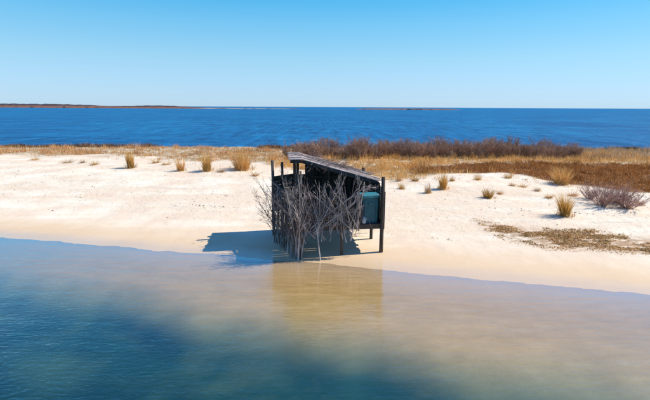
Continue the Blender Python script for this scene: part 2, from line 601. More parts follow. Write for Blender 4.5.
def veg_masks(x, y):
    jit = 4.5 * (fbm(x * 0.40 + 2, y * 0.45, 4) - 0.44)
    front = np.interp(x, gfx, gfy) + jit
    grassy = smooth(-0.6, 1.6, y - front) * (1 - smooth(47.5, 49.5, y))
    mfr = np.interp(x, mfx, mfy) + jit * 0.6
    mbk = np.interp(x, mkx, mky) + jit * 0.5
    marsh = smooth(-0.3, 0.7, y - mfr) * (1 - smooth(-0.5, 0.6, y - mbk)) * smooth(4.6, 7.5, x)
    return grassy, marsh


WRACK = [on_ground(a, b) for a, b in ((484, 229), (530, 238), (580, 243), (650, 250), (720, 258))]
wkx, wky = [p.x for p in WRACK], [p.y for p in WRACK]


def wrack_mask(x, y):
    c = np.interp(x, wkx, wky, left=wky[0], right=wky[-1] - 0.2)
    d = y - c + 0.9 * (fbm(x * 0.5, x * 0 + 5, 2) - 0.44)
    return (1 - smooth(0.35, 1.6, np.abs(d - 0.25))) * smooth(wkx[0] - 0.3, wkx[0] + 0.8, x)


# ------------------------------------------------------------------ ground sheet
def axis(lo_fine, hi_fine, step, lo, hi, grow=1.16):
    a = list(np.arange(lo_fine, hi_fine, step))
    s = step
    while a[-1] < hi:
        s *= grow
        a.append(a[-1] + s)
    s = step
    while a[0] > lo:
        s *= grow
        a.insert(0, a[0] - s)
    return np.array(a)


gx = axis(-14, 17, 0.11, -260, 260, 1.035)
gy = np.concatenate([axis(-4, 6, 0.5, -60, 6, 1.3)[:-1], np.arange(6, 26, 0.11), np.arange(26, 60, 0.22)])
gy = np.unique(gy)
GX, GY = np.meshgrid(gx, gy)
GZ = terrain_z(GX, GY)
gr_m, ma_m = veg_masks(GX, GY)
wr_m = wrack_mask(GX, GY)
ny, nx = GX.shape
idx = np.arange(nx * ny).reshape(ny, nx)
quads = np.stack([idx[:-1, :-1], idx[:-1, 1:], idx[1:, 1:], idx[1:, :-1]], -1).reshape(-1, 4)
ground = link('sand_beach', mesh_np('sand_beach', np.stack([GX, GY, GZ], -1).reshape(-1, 3), quads,
              {'grassy': gr_m.ravel(), 'marsh': ma_m.ravel(), 'wrack': wr_m.ravel()}, True), M_sand)
tag(ground, 'pale sand beach and low dunes between two waters', kind='structure')

# ------------------------------------------------------------------ waters
mb = MB()
mb.beam((0, -60, -2.5), (0, 32, -2.5), 520, 5.0)
lagoon = mb.build('lagoon_water', M_lagoon)
tag(lagoon, 'calm shallow lagoon water over ochre sand', kind='structure')
sy = np.concatenate([np.array([44.0, 60, 90, 140, 220, 400, 800, 1600, 3500, 8000, 20000, 50000])])
sv, sf = [], []
for i, yy in enumerate(sy):
    hw = 300 + yy * 1.6
    sv += [(-hw, yy, -0.02), (hw, yy, -0.02)]
    if i:
        sf.append((2 * i - 2, 2 * i - 1, 2 * i + 1, 2 * i))
sea = link('sea_water', mesh_np('sea_water', sv, sf), M_sea)
tag(sea, 'deep blue open water behind the beach', kind='structure')


# ------------------------------------------------------------------ grass blades
def blades(P, h, w, lean, curl=0.35, seg=2, wind=(-0.05, 0.0), out=None):
    """One bent tapering blade for each root point in P; h, w arrays."""
    n = len(P)
    an = rng.random(n) * 2 * np.pi
    le = lean * (0.25 + rng.random(n))
    if out is not None:                         # fountain: outer blades lean outwards
        an = np.arctan2(P[:, 1], P[:, 0]) + rng.normal(0, 0.8, n)
        le = lean * (0.15 + 1.5 * out * (0.5 + rng.random(n)))
    dx, dy = np.cos(an) * le + wind[0], np.sin(an) * le + wind[1]
    fa = rng.random(n) * np.pi
    sx, sy_ = np.cos(fa) * w / 2, np.sin(fa) * w / 2
    rows = []
    for k in range(seg):
        t = k / seg
        c = np.stack([P[:, 0] + dx * h * t * (1 - curl + curl * t), P[:, 1] + dy * h * t * (1 - curl + curl * t), P[:, 2] + h * t * (1 - 0.25 * curl * t)], -1)
        o = np.stack([sx, sy_, np.zeros(n)], -1) * (1 - 0.35 * t)
        rows += [c - o, c + o]
    tip = np.stack([P[:, 0] + dx * h, P[:, 1] + dy * h, P[:, 2] + h * (1 - 0.25 * curl)], -1)
    rows.append(tip)
    V = np.stack(rows, 1)                       # n, 2*seg+1, 3
    m = 2 * seg + 1
    base = (np.arange(n) * m)[:, None]
    tris = []
    for k in range(seg - 1):
        a = 2 * k
        tris += [[a, a + 1, a + 3], [a, a + 3, a + 2]]
    tris.append([2 * seg - 2, 2 * seg - 1, 2 * seg])
    F = (base[:, :, None] + np.array(tris)[None]).reshape(-1, 3)
    return V.reshape(-1, 3), F


def field(name, label, mat, test, xr, yr, n_clumps, per, hr, w, lean, spread, cat=None):
    x = rng.uniform(*xr, n_clumps)
    y = rng.uniform(*yr, n_clumps)
    pr = test(x, y)
    keep = rng.random(n_clumps) < pr
    x, y = x[keep], y[keep]
    hh = rng.uniform(*hr, len(x)) * (0.20 + 1.7 * fbm(x * 0.7, y * 0.7 + 50, 3) ** 1.2)
    x = np.repeat(x, per) + rng.normal(0, spread, len(x) * per)
    y = np.repeat(y, per) + rng.normal(0, spread, len(y) * per)
    h = np.repeat(hh, per) * rng.uniform(0.5, 1.15, len(x))
    P = np.stack([x, y, terrain_z(x, y) - 0.01], -1)
    V, F = blades(P, h, np.full(len(x), w) * rng.uniform(0.6, 1.3, len(x)), lean)
    o = link(name, mesh_np(name, V, F), mat)
    tag(o, label, kind='stuff')
    return o


def t_golden(x, y):
    g, m = veg_masks(x, y)
    return g * (1 - m) * smooth(-6, -1, x) * (1 - smooth(40.5, 42, y)) * np.where(x > 13, 0.75, 1.0) * (0.35 + 0.65 * smooth(0.34, 0.48, fbm(x * 0.45 + 60, y * 0.6, 3)))


def t_tan(x, y):
    g, m = veg_masks(x, y)
    return g * (1 - smooth(-6, -1, x)) * (0.12 + 0.88 * smooth(0.40, 0.54, fbm(x * 0.5, y * 0.7, 3))) * (1 - smooth(45, 48, y))


def t_pale(x, y):
    return smooth(14, 18, x) * smooth(36.5, 38, y) * (1 - smooth(45, 47, y))


def t_marsh(x, y):
    return veg_masks(x, y)[1] * (0.55 + 0.45 * smooth(0.35, 0.5, fbm(x * 0.6 + 9, y * 0.6, 3)))


def t_fringe(x, y):
    g, m = veg_masks(x, y)
    fr = np.interp(x, gfx, gfy)
    k = smooth(-5.5, -0.5, y - fr) * (1 - g)
    return k * smooth(0.43, 0.56, fbm(x * 0.55 + 30, y * 0.75, 3)) * np.where(x > 3, 1.0, 0.45)


field('golden_dune_grass', 'golden dry dune grass in front of the bare thicket', M_grass, t_golden, (-7, 60), (22, 43), 22000, 9, (0.32, 0.66), 0.024, 0.5, 0.15)
field('tan_dune_grass', 'tan dry dune grass along the crest of the beach', M_tan, t_tan, (-60, 0), (29, 48), 13000, 9, (0.28, 0.60), 0.024, 0.5, 0.15)
field('pale_dune_grass', 'pale dry dune grass beyond the rust brown marsh', M_pale, t_pale, (13, 70), (36, 48), 8000, 9, (0.35, 0.70), 0.026, 0.45, 0.16)
field('rust_marsh_grass', 'low rust brown marsh grass behind the white sand', M_marsh, t_marsh, (6, 60), (20, 42), 22000, 9, (0.22, 0.42), 0.024, 0.6, 0.14)
field('sparse_dune_grass', 'sparse short grass scattered over the upper sand', M_tan, t_fringe, (-45, 45), (18, 45), 6000, 10, (0.16, 0.34), 0.016, 0.7, 0.10)
field('back_shore_scrub', 'dark low scrub along the back shore', M_low,
      lambda x, y: smooth(0.36, 0.5, fbm(x * 0.25 + 4, y * 0.3, 3)) * (1 - smooth(0.5, 1.5, np.abs(y - 46.6))), (-75, 75), (45, 48.5), 11000, 8, (0.25, 0.62), 0.03, 0.7, 0.16)


# ------------------------------------------------------------------ single grass tufts
def tuft_mesh(name, n, radius, h, lean, w=0.013):
    a = rng.random(n) * 2 * np.pi
    r = radius * np.sqrt(rng.random(n))
    P = np.stack([np.cos(a) * r, np.sin(a) * r, np.full(n, -0.03)], -1)
    hh = h * (0.30 + 0.82 * rng.random(n) ** 1.2) * (1 - 0.30 * (r / radius) ** 2)
    V, F = blades(P, hh, np.full(n, w) * rng.uniform(0.7, 1.3, n), lean, 0.55, 3, out=r / radius)
    return mesh_np(name, V, F)


def tuft(px, py, width_px, height_px, label, n=420, lean=0.22, mat=None, group=None, name='grass_tuft', lean_xy=(0, 0)):
    p = on_ground(px, py)
    k = p.y / math.cos(PITCH) / F_PX
    h, r = height_px * k * 1.03, width_px * k * 0.5
    root = empty(name, p)
    me = tuft_mesh('blades', n, r * 0.50, h * 1.1, lean)
    V = np.empty(len(me.vertices) * 3, np.float32)
    me.vertices.foreach_get('co', V)
    V = V.reshape(-1, 3)
    V[:, 0] += V[:, 2] * lean_xy[0]
    V[:, 1] += V[:, 2] * lean_xy[1]
    me.vertices.foreach_set('co', V.ravel())
    tag(link('blades', me, mat or M_tuft, root), kind='stuff')
    # matted dead base
    ns = max(80, n // 3)
    a = rng.random(ns) * 2 * np.pi
    rr = r * 1.15 * rng.random(ns)
    P = np.stack([np.cos(a) * rr, np.sin(a) * rr, np.full(ns, -0.02)], -1)
    Vb, Fb = blades(P, h * 0.30 * rng.uniform(0.4, 1.2, ns), np.full(ns, 0.02), 0.9, 0.6, 2)
    tag(link('dead_base', mesh_np('dead_base', Vb, Fb), M_weed, root), kind='stuff')
    tag(root, label, 'grass', group)
    return root


tuft(131, 168, 11, 21, 'narrow upright straw tuft on open sand, farthest of its row from the shack', 520, 0.10)
tuft(181, 171, 12, 18, 'pale thin grass tuft standing between the narrow tuft and the rounded tuft', 260, 0.20, M_grass)
tuft(207, 171, 13, 21, 'rounded straw tuft next to the broad bushy tuft on the beach crest', 480, 0.17)
tuft(242, 170, 24, 24, 'broad bushy golden tuft spreading wide, nearest tuft to the blind roof', 800, 0.34, M_grass)
tuft(443, 189, 11, 19, 'upright straw tuft at the grass edge behind the teal bin', 420, 0.18)
tuft(428, 193, 8, 13, 'thin short grass tuft beside the upright straw tuft on white sand', 150, 0.25, M_pale)
tuft(488, 198, 14, 12, 'low rounded tuft alone on white sand', 330, 0.40)
tuft(565, 216, 15, 27, 'tall flaring straw tuft casting a long shadow on white sand', 520, 0.26, None, lean_xy=(-0.10, 0))
tuft(561, 184, 24, 21, 'large golden tuft at the front edge of the rust marsh', 700, 0.34, M_grass)
for a, b, w, h in ((402, 189, 9, 9), (415, 181, 8, 9), (399, 181, 7, 8), (452, 181, 7, 7), (478, 180, 10, 7), (508, 178, 12, 6), (522, 187, 10, 5), (537, 191, 9, 5),
                   (512, 186, 8, 5), (549, 198, 8, 6), (500, 194, 7, 5), (573, 196, 9, 7), (68, 163, 12, 6), (83, 163, 8, 5), (95, 165, 8, 6), (156, 163, 9, 7), (166, 165, 8, 6), (221, 172, 8, 6), (255, 176, 9, 7), (35, 160, 12, 5),
                   (589, 232, 12, 7), (566, 236, 10, 6), (640, 205, 8, 6)):
    tuft(a, b, w, h, 'small low dry grass clump scattered on the upper sand', 110, random.choice((0.5, 0.9, 1.3)), random.choice((M_tuft, M_pale, M_tan, M_weed)), 'small grass clumps on the upper sand', 'grass_clump')


# ------------------------------------------------------------------ bare shrubs
def twig_tree(n_stems, height, spread, seed, twig_w=0.016, sub=7, sub2=4):
    """Stems as tubes and twigs as thin flat slivers, grown from the root up."""
    rs = random.Random(seed)
    st = MB()
    tv, tf = [], []

    def sliver(a, b, w):
        d = b - a
        s = d.cross(Vector((rs.random() - 0.5, rs.random() - 0.5, rs.random() - 0.5))).normalized() * w * 0.5
        k = len(tv)
        tv.extend([a - s, a + s, b])
        tf.append((k, k + 1, k + 2))

    for i in range(n_stems):
        an = rs.random() * 2 * math.pi
        tilt = spread * (0.15 + rs.random() * 0.85)
        d = Vector((math.cos(an) * tilt, math.sin(an) * tilt, 1)).normalized()
        L = height * (0.62 + 0.42 * rs.random()) / max(0.6, d.z)
        p = Vector((math.cos(an), math.sin(an), 0)) * 0.18 * rs.random() - Vector((0, 0, 0.05))
        pts = [p]
        segs = 5
        for k in range(segs):
            d = (d + Vector((rs.gauss(0, 0.13), rs.gauss(0, 0.13), 0.07))).normalized()
            p = p + d * (L / segs)
            pts.append(p)
        r0 = 0.012 + 0.012 * rs.random()
        st.tube(pts, [r0 * (1 - 0.15 * k) for k in range(segs + 1)], 4, False)
        for k in range(sub * 2):
            j = rs.uniform(0.8, segs - 0.01)
            a = pts[int(j)].lerp(pts[int(j) + 1], j % 1)
            dd = (pts[int(j) + 1] - pts[int(j)]).normalized()
            td = (dd + Vector((rs.gauss(0, 0.55), rs.gauss(0, 0.55), rs.gauss(0.15, 0.3)))).normalized()
            ln = height * rs.uniform(0.14, 0.34)
            b = a + td * ln
            sliver(a, b, twig_w)
            for q in range(sub2):
                c = a.lerp(b, rs.uniform(0.25, 0.95))
                td2 = (td + Vector((rs.gauss(0, 0.6), rs.gauss(0, 0.6), rs.gauss(0.15, 0.35)))).normalized()
                sliver(c, c + td2 * ln * rs.uniform(0.3, 0.65), twig_w * 0.7)
    tm = bpy.data.meshes.new('twigs')
    tm.from_pydata([tuple(v) for v in tv], [], tf)
    tm.update()
    sm = bpy.data.meshes.new('stems')
    sm.from_pydata([tuple(v) for v in st.v], [], st.f)
    sm.update()
    return sm, tm


def shrub(p, meshes, mats, rz, scale, label, group=None, name='bare_shrub'):
    root = empty(name, p, rz)
    root.scale = scale
    for nm, me, mt in zip(('stems', 'twigs'), meshes, mats):
        tag(link(nm, me, mt, root), kind='stuff' if nm == 'twigs' else None)
    tag(root, label, 'shrub', group)
    return root


SHRUBS = [twig_tree(20, 1.7, 0.75, 100 + k, 0.026, 8, 5) for k in range(6)]
k = 0
for row, (yy, x0, x1, step) in enumerate(((37.0, -2.6, 22.8, 0.75), (38.2, -3.4, 22.5, 0.85), (39.3, -2.6, 24.0, 0.95))):
    x = x0
    while x < x1:
        X = x + random.uniform(-0.25, 0.25)
        Y = yy + random.uniform(-0.5, 0.5) + 0.04 * X
        s = random.choice((0.56, 0.62, 0.68, 0.75, 0.8, 0.9)) * random.uniform(0.93, 1.07) * (1.0 if X < 19 else 1.0 - 0.07 * (X - 19))
        if X < -2:
            s *= 0.8
        place = 'behind the shack roof' if X < 5.2 else 'behind the widest golden grass' if X < 13.5 else 'above the rust brown marsh'
        lab = 'leafless purple brown shrub in the %s of the thicket, %s' % (('front row', 'middle row', 'back row')[row], place)
        shrub((X, Y, tz(X, Y)), SHRUBS[k % 6], (M_shrub, M_shrub), random.random() * 6.28, (s * 1.05, s * 1.05, s), lab, 'bare shrubs of the thicket')
        k += 1
        x += step * random.uniform(0.85, 1.15)
p = on_ground(366, 160)
shrub((2.9, 36.2, tz(2.9, 36.2)), SHRUBS[2], (M_shrub, M_shrub), 1.0, (0.95, 0.95, 1.05), 'tallest leafless shrub of the thicket, rising straight behind the slanted roof')
near_meshes = [twig_tree(52, 1.05, 1.35, 300 + k, 0.014, 6, 5) for k in range(2)]
shrub(on_ground(603, 206), near_meshes[0], (M_shrub2, M_shrub2), 0.4, (1.1, 0.9, 0.85), 'leafless mauve shrub on white sand in front of the rust marsh, taller of two')
shrub(on_ground(627, 208), near_meshes[1], (M_shrub2, M_shrub2), 2.0, (1.05, 0.9, 0.66), 'lower leafless mauve shrub on white sand beside a taller mauve shrub')
shrub(on_ground(616, 203), near_meshes[0], (M_shrub2, M_shrub2), 5.1, (0.9, 0.8, 0.7), 'leafless mauve shrub filling the gap behind the taller and the lower mauve shrubs')
shrub(on_ground(590, 199), near_meshes[1], (M_shrub2, M_shrub2), 3.6, (0.55, 0.55, 0.55), 'smallest leafless mauve shrub, at the marsh edge behind the taller mauve shrub')


# ------------------------------------------------------------------ wrack and small litter on the sand
def litter(name, label, P, size, mat, flatness=0.35):
    n = len(P)
    an = rng.random(n) * np.pi * 2
    ln = size * rng.uniform(0.4, 1.6, n)
    w = ln * rng.uniform(0.10, 0.35, n)
    d = np.stack([np.cos(an), np.sin(an), rng.normal(0, flatness, n)], -1)
    s = np.stack([-np.sin(an), np.cos(an), rng.normal(0, flatness, n)], -1)
    c = P + np.array([0, 0, 1.0]) * (ln * 0.15)[:, None]
    V = np.stack([c - d * ln[:, None] / 2, c - s * w[:, None] / 2, c + d * ln[:, None] / 2 + np.array([0, 0, 0.25]) * ln[:, None], c + s * w[:, None] / 2 + np.array([0, 0, 0.2]) * ln[:, None]], 1)
    F = (np.arange(n)[:, None, None] * 4 + np.array([[0, 1, 2], [0, 2, 3]])[None]).reshape(-1, 3)
    o = link(name, mesh_np(name, V.reshape(-1, 3), F), mat)
    tag(o, label, kind='stuff')
    return o


n = 320000
x = rng.uniform(wkx[0] - 0.5, 24, n)
y = rng.uniform(10, 21, n)
pr = wrack_mask(x, y) * smooth(0.36, 0.50, fbm(x * 1.1, y * 2.4 + 9, 4))
kp = rng.random(n) < pr
x, y = x[kp], y[kp]
litter('wrack_line', 'dry brown seaweed wrack strewn over the sand', np.stack([x, y, terrain_z(x, y)], -1), 0.065, M_weed)
n = 60000
x = rng.uniform(-25, 25, n)
y = rng.uniform(13, 32, n)
t = inland(x, y)
line = np.exp(-((t - 5.6 - 0.6 * fbm(x * 0.4, x * 0 + 1, 2)) / 0.10) ** 2) + np.exp(-((t - 7.6 - 0.9 * fbm(x * 0.3, x * 0 + 7, 2)) / 0.12) ** 2) + 0.7 * np.exp(-((t - 3.4 - 0.5 * fbm(x * 0.5, x * 0 + 12, 2)) / 0.06) ** 2)
pr = (0.9 * line * smooth(0.46, 0.58, fbm(x * 0.6, y * 0.2, 3)) + 0.014 * smooth(3, 8, t)) * (t > 1.2)
kp = rng.random(n) < pr
x, y = x[kp], y[kp]
litter('beach_litter', 'thin broken lines of dry reed bits on the sand', np.stack([x, y, terrain_z(x, y)], -1), 0.085, M_litter)

# ------------------------------------------------------------------ the blind
FL = flat(301, 257)
YAW = math.atan2(0.4, 2.78)
W, D, FLOOR = 2.8, 2.95, 1.10
hut = empty('duck_blind', FL, YAW)
tag(hut, 'weathered grey wooden shack on stilts with slanted roof at the water edge', 'shack')
HUT_M = Matrix.Translation(FL) @ Matrix.Rotation(YAW, 4, 'Z')


def hg(x, y):
    """Ground height under a point of the blind, in the blind's own frame."""
    q = HUT_M @ Vector((x, y, 0))
    return tz(q.x, q.y) - FL.z


def post(x, y, top, r=0.055, tilt=(0, 0), square=False, parent=None, z0=None):
    m = MB()
    b = hg(x, y) - 0.35 if z0 is None else z0
    n = 5
    pts = []
    for i in range(n):
        t_ = i / (n - 1)
        pts.append((x + tilt[0] * t_ + random.gauss(0, 0.004), y + tilt[1] * t_ + random.gauss(0, 0.004), b + (top - b) * t_))
    if square:
        m.beam(pts[0], pts[-1], r * 2, r * 2, (0, 1, 0), 0.0)
    else:
        m.tube(pts, [r * (1.05 - 0.12 * i / (n - 1)) for i in range(n)], 9, True, 0.10)
    return m.build('post', M_post, parent or hut, not square)


def roof_z(x, y):
    return 3.17 - 0.295 * max(0.0, x - 0.15) + 0.02 * (y - 2)


# the main posts
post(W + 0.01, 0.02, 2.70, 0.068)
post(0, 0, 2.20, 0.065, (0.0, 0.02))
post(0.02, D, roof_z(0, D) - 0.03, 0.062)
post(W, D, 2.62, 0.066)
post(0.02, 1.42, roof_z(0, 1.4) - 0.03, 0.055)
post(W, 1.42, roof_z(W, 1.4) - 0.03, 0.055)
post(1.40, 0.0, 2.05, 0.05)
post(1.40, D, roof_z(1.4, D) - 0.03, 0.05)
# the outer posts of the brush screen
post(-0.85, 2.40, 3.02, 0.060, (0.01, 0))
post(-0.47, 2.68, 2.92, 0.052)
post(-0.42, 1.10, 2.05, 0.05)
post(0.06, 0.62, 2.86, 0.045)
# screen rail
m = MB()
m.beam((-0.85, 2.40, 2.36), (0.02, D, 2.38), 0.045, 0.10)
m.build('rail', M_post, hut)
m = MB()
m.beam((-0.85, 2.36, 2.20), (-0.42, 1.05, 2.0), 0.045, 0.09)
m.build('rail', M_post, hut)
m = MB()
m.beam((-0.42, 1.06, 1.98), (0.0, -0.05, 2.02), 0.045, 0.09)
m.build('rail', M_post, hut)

# floor: joists carry the boards
m = MB()
for yy in (0.06, 1.0, 2.0, D - 0.06):
    m.beam((-0.06, yy, FLOOR - 0.13), (W + 0.06, yy, FLOOR - 0.13), 0.05, 0.15)
floor = m.build('floor_frame', M_wood, hut)


def board(name, a, b, w, h, parent, mat, up=(0, 0, 1), jag=0.02):
    m = MB()
    c = (Vector(a) + Vector(b)) / 2
    m.beam(Vector(a) - c, Vector(b) - c, w, h, up, jag)
    o = m.build(name, mat, parent)
    o.location = c
    return o


nb = 15
for i in range(nb):
    yy = 0.0 + (D) * (i + 0.5) / nb
    board('floor_board', (-0.10, yy, FLOOR - 0.04), (W + 0.05, yy, FLOOR - 0.04 + random.uniform(-0.004, 0.004)), D / nb - 0.012, 0.032, floor, M_wood, jag=0.05)


def wall(frame_lines, planks):
    m = MB()
    for a, b in frame_lines:
        m.beam(a, b, 0.05, 0.08, (0.001, 0.002, 1))
    fr = m.build('wall_frame', M_post, hut)
    for a, b, w, h, up in planks:
        board('plank', a, b, w, h, fr, M_wood, up)
    return fr


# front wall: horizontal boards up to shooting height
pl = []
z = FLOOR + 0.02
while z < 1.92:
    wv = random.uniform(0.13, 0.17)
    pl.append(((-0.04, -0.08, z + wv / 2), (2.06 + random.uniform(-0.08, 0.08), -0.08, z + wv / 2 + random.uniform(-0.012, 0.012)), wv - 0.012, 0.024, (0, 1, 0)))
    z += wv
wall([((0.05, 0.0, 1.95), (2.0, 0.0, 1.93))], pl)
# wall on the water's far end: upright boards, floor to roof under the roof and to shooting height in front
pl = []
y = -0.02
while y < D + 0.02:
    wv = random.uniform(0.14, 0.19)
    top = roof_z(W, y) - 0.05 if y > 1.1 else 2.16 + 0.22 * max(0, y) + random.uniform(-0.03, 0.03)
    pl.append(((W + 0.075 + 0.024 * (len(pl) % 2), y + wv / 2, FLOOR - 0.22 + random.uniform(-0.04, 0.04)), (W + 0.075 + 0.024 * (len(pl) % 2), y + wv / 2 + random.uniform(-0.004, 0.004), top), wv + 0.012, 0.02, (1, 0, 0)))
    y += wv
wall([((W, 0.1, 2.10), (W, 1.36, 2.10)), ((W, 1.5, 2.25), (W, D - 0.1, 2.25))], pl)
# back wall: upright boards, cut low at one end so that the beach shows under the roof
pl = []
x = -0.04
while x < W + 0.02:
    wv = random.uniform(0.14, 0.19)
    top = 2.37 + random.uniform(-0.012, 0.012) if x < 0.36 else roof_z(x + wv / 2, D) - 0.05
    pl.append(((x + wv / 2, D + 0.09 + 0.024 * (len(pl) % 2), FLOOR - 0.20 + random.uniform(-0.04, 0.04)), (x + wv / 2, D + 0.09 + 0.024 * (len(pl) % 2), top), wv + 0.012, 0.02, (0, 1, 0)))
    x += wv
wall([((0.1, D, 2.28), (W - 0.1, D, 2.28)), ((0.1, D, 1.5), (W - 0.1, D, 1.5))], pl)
# planks added behind the brush screen to make its shaded inside dark
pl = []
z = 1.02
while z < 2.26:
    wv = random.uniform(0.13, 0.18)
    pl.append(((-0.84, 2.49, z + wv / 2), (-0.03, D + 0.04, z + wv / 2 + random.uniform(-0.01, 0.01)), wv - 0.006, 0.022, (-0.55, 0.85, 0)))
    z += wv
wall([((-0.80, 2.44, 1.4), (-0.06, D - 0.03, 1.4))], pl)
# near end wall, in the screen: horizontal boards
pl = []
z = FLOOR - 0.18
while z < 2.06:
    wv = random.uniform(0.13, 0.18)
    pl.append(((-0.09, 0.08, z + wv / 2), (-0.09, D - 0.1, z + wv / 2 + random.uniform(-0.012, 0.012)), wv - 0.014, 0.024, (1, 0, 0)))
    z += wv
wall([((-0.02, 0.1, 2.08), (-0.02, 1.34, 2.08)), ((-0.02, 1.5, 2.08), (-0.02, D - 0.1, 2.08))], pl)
# braces under the floor
for a, b in (((W + 0.02, D, 0.25), (1.45, D, 0.98)), ((1.42, D + 0.06, 0.25), (W - 0.02, D + 0.06, 0.98)), ((0.02, 0.06, 0.12), (0.02, 1.38, 0.95))):
    board('brace', a, b, 0.04, 0.09, hut, M_post, (0, 1, 0) if abs(a[1] - b[1]) < 0.1 else (1, 0, 0))

# roof: rafters and bleached boards running down the slope, ragged at the ends
m = MB()
RY0, RY1 = 1.14, 3.16
for xx in (0.02, 0.75, 1.5, 2.2, W):
    zc = roof_z(xx, 2.2) - 0.06
    m.beam((xx, RY0 + 0.06, zc), (xx, RY1 - 0.06, zc + 0.02), 0.05, 0.09)
m.beam((-0.26, RY0, roof_z(0, RY0) - 0.03), (0.15, RY0, roof_z(0.15, RY0) - 0.03), 0.03, 0.11)
m.beam((0.15, RY0, roof_z(0.15, RY0) - 0.03), (W + 0.16, RY0, roof_z(W + 0.16, RY0) - 0.03), 0.03, 0.11)
roof = m.build('roof_frame', M_wood, hut)
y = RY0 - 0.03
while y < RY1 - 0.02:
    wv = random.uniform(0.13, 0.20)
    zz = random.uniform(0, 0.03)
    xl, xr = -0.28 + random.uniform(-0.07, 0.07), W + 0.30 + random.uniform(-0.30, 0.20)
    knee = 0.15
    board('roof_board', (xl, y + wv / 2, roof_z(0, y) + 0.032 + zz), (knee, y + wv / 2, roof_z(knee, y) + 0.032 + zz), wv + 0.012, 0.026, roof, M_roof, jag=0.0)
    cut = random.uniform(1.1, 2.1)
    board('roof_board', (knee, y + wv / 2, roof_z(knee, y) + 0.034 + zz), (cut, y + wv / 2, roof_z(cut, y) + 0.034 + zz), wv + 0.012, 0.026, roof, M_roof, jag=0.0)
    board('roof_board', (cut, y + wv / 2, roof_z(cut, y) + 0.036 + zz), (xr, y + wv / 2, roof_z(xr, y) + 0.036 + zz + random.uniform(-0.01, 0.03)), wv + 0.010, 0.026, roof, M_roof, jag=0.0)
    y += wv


# ------------------------------------------------------------------ bin and jug on the floor
def rounded_box(w, d, z0, z1, r, taper=1.0, n=5, rings=None):
    prof = []
    for cx, cy, a0 in ((w / 2 - r, d / 2 - r, 0), (-w / 2 + r, d / 2 - r, 90), (-w / 2 + r, -d / 2 + r, 180), (w / 2 - r, -d / 2 + r, 270)):
        for k in range(n + 1):
            a = R(a0 + 90 * k / n)
            prof.append((cx + r * math.cos(a), cy + r * math.sin(a)))
    rings = rings or [(0, 1), (1, taper)]
    v, f = [], []
    m_ = len(prof)
    for t_, s in rings:
        for (a, b) in prof:
            v.append((a * s, b * s, z0 + (z1 - z0) * t_))
    for i in range(len(rings) - 1):
        for k in range(m_):
            k2 = (k + 1) % m_
            f.append((i * m_ + k, i * m_ + k2, (i + 1) * m_ + k2, (i + 1) * m_ + k))
    f.append(tuple(range(m_))[::-1])
    f.append(tuple((len(rings) - 1) * m_ + k for k in range(m_)))
    me = bpy.data.meshes.new('shell')
    me.from_pydata(v, [], f)
    me.update()
    return me


BIN = HUT_M @ Vector((2.40, 0.36, FLOOR - 0.022))
b = empty('storage_bin', BIN, YAW + R(6))
me = rounded_box(0.64, 0.48, 0.0, 0.92, 0.07, 1.0, 5, [(0, 0.90), (0.02, 0.93), (0.5, 0.965), (0.93, 0.99), (1, 1.0)])
link('body', me, M_teal, b)
me = rounded_box(0.69, 0.53, 0.90, 1.0, 0.085, 1.0, 5, [(0, 1), (0.55, 1.0), (0.85, 0.98), (1.0, 0.93)])
link('lid', me, M_teal_lit, b)
for sx in (-0.2, 0.2):
    m = MB()
    m.beam((sx, -0.229, 0.10), (sx, -0.238, 0.84), 0.05, 0.03, (0, 1, 0))
    m.build('rib', M_teal, b)
m = MB()
m.tube([(-0.09, -0.232, 0.70), (-0.09, -0.285, 0.70), (0.09, -0.285, 0.70), (0.09, -0.232, 0.70)], 0.013, 6)
m.build('handle', M_teal, b)
tag(b, 'tall teal plastic bin with its lid coloured brighter as if sunlit, standing on the shack floor', 'bin')

J = HUT_M @ Vector((2.14, -0.05, FLOOR - 0.022))
j = empty('plastic_jug', HUT_M @ Vector((2.18, 0.12, FLOOR - 0.022)), YAW)
m = MB()
m.tube([(0, 0, 0), (0, 0, 0.02), (0, 0, 0.17), (0, 0, 0.22), (0, 0, 0.25)], [0.075, 0.085, 0.085, 0.05, 0.028], 12)
jb = m.build('body', M_white, j, True)
m = MB()
m.tube([(0.06, 0.0, 0.20), (0.105, 0, 0.19), (0.11, 0, 0.12), (0.08, 0, 0.09)], 0.012, 6)
m.build('handle', M_white, jb, True)
m = MB()
m.tube([(0, 0, 0.25), (0, 0, 0.275)], [0.031, 0.031], 10)
m.build('cap', M_teal_lit, j)
tag(j, 'small white plastic jug on the shack floor beside the teal bin', 'jug')


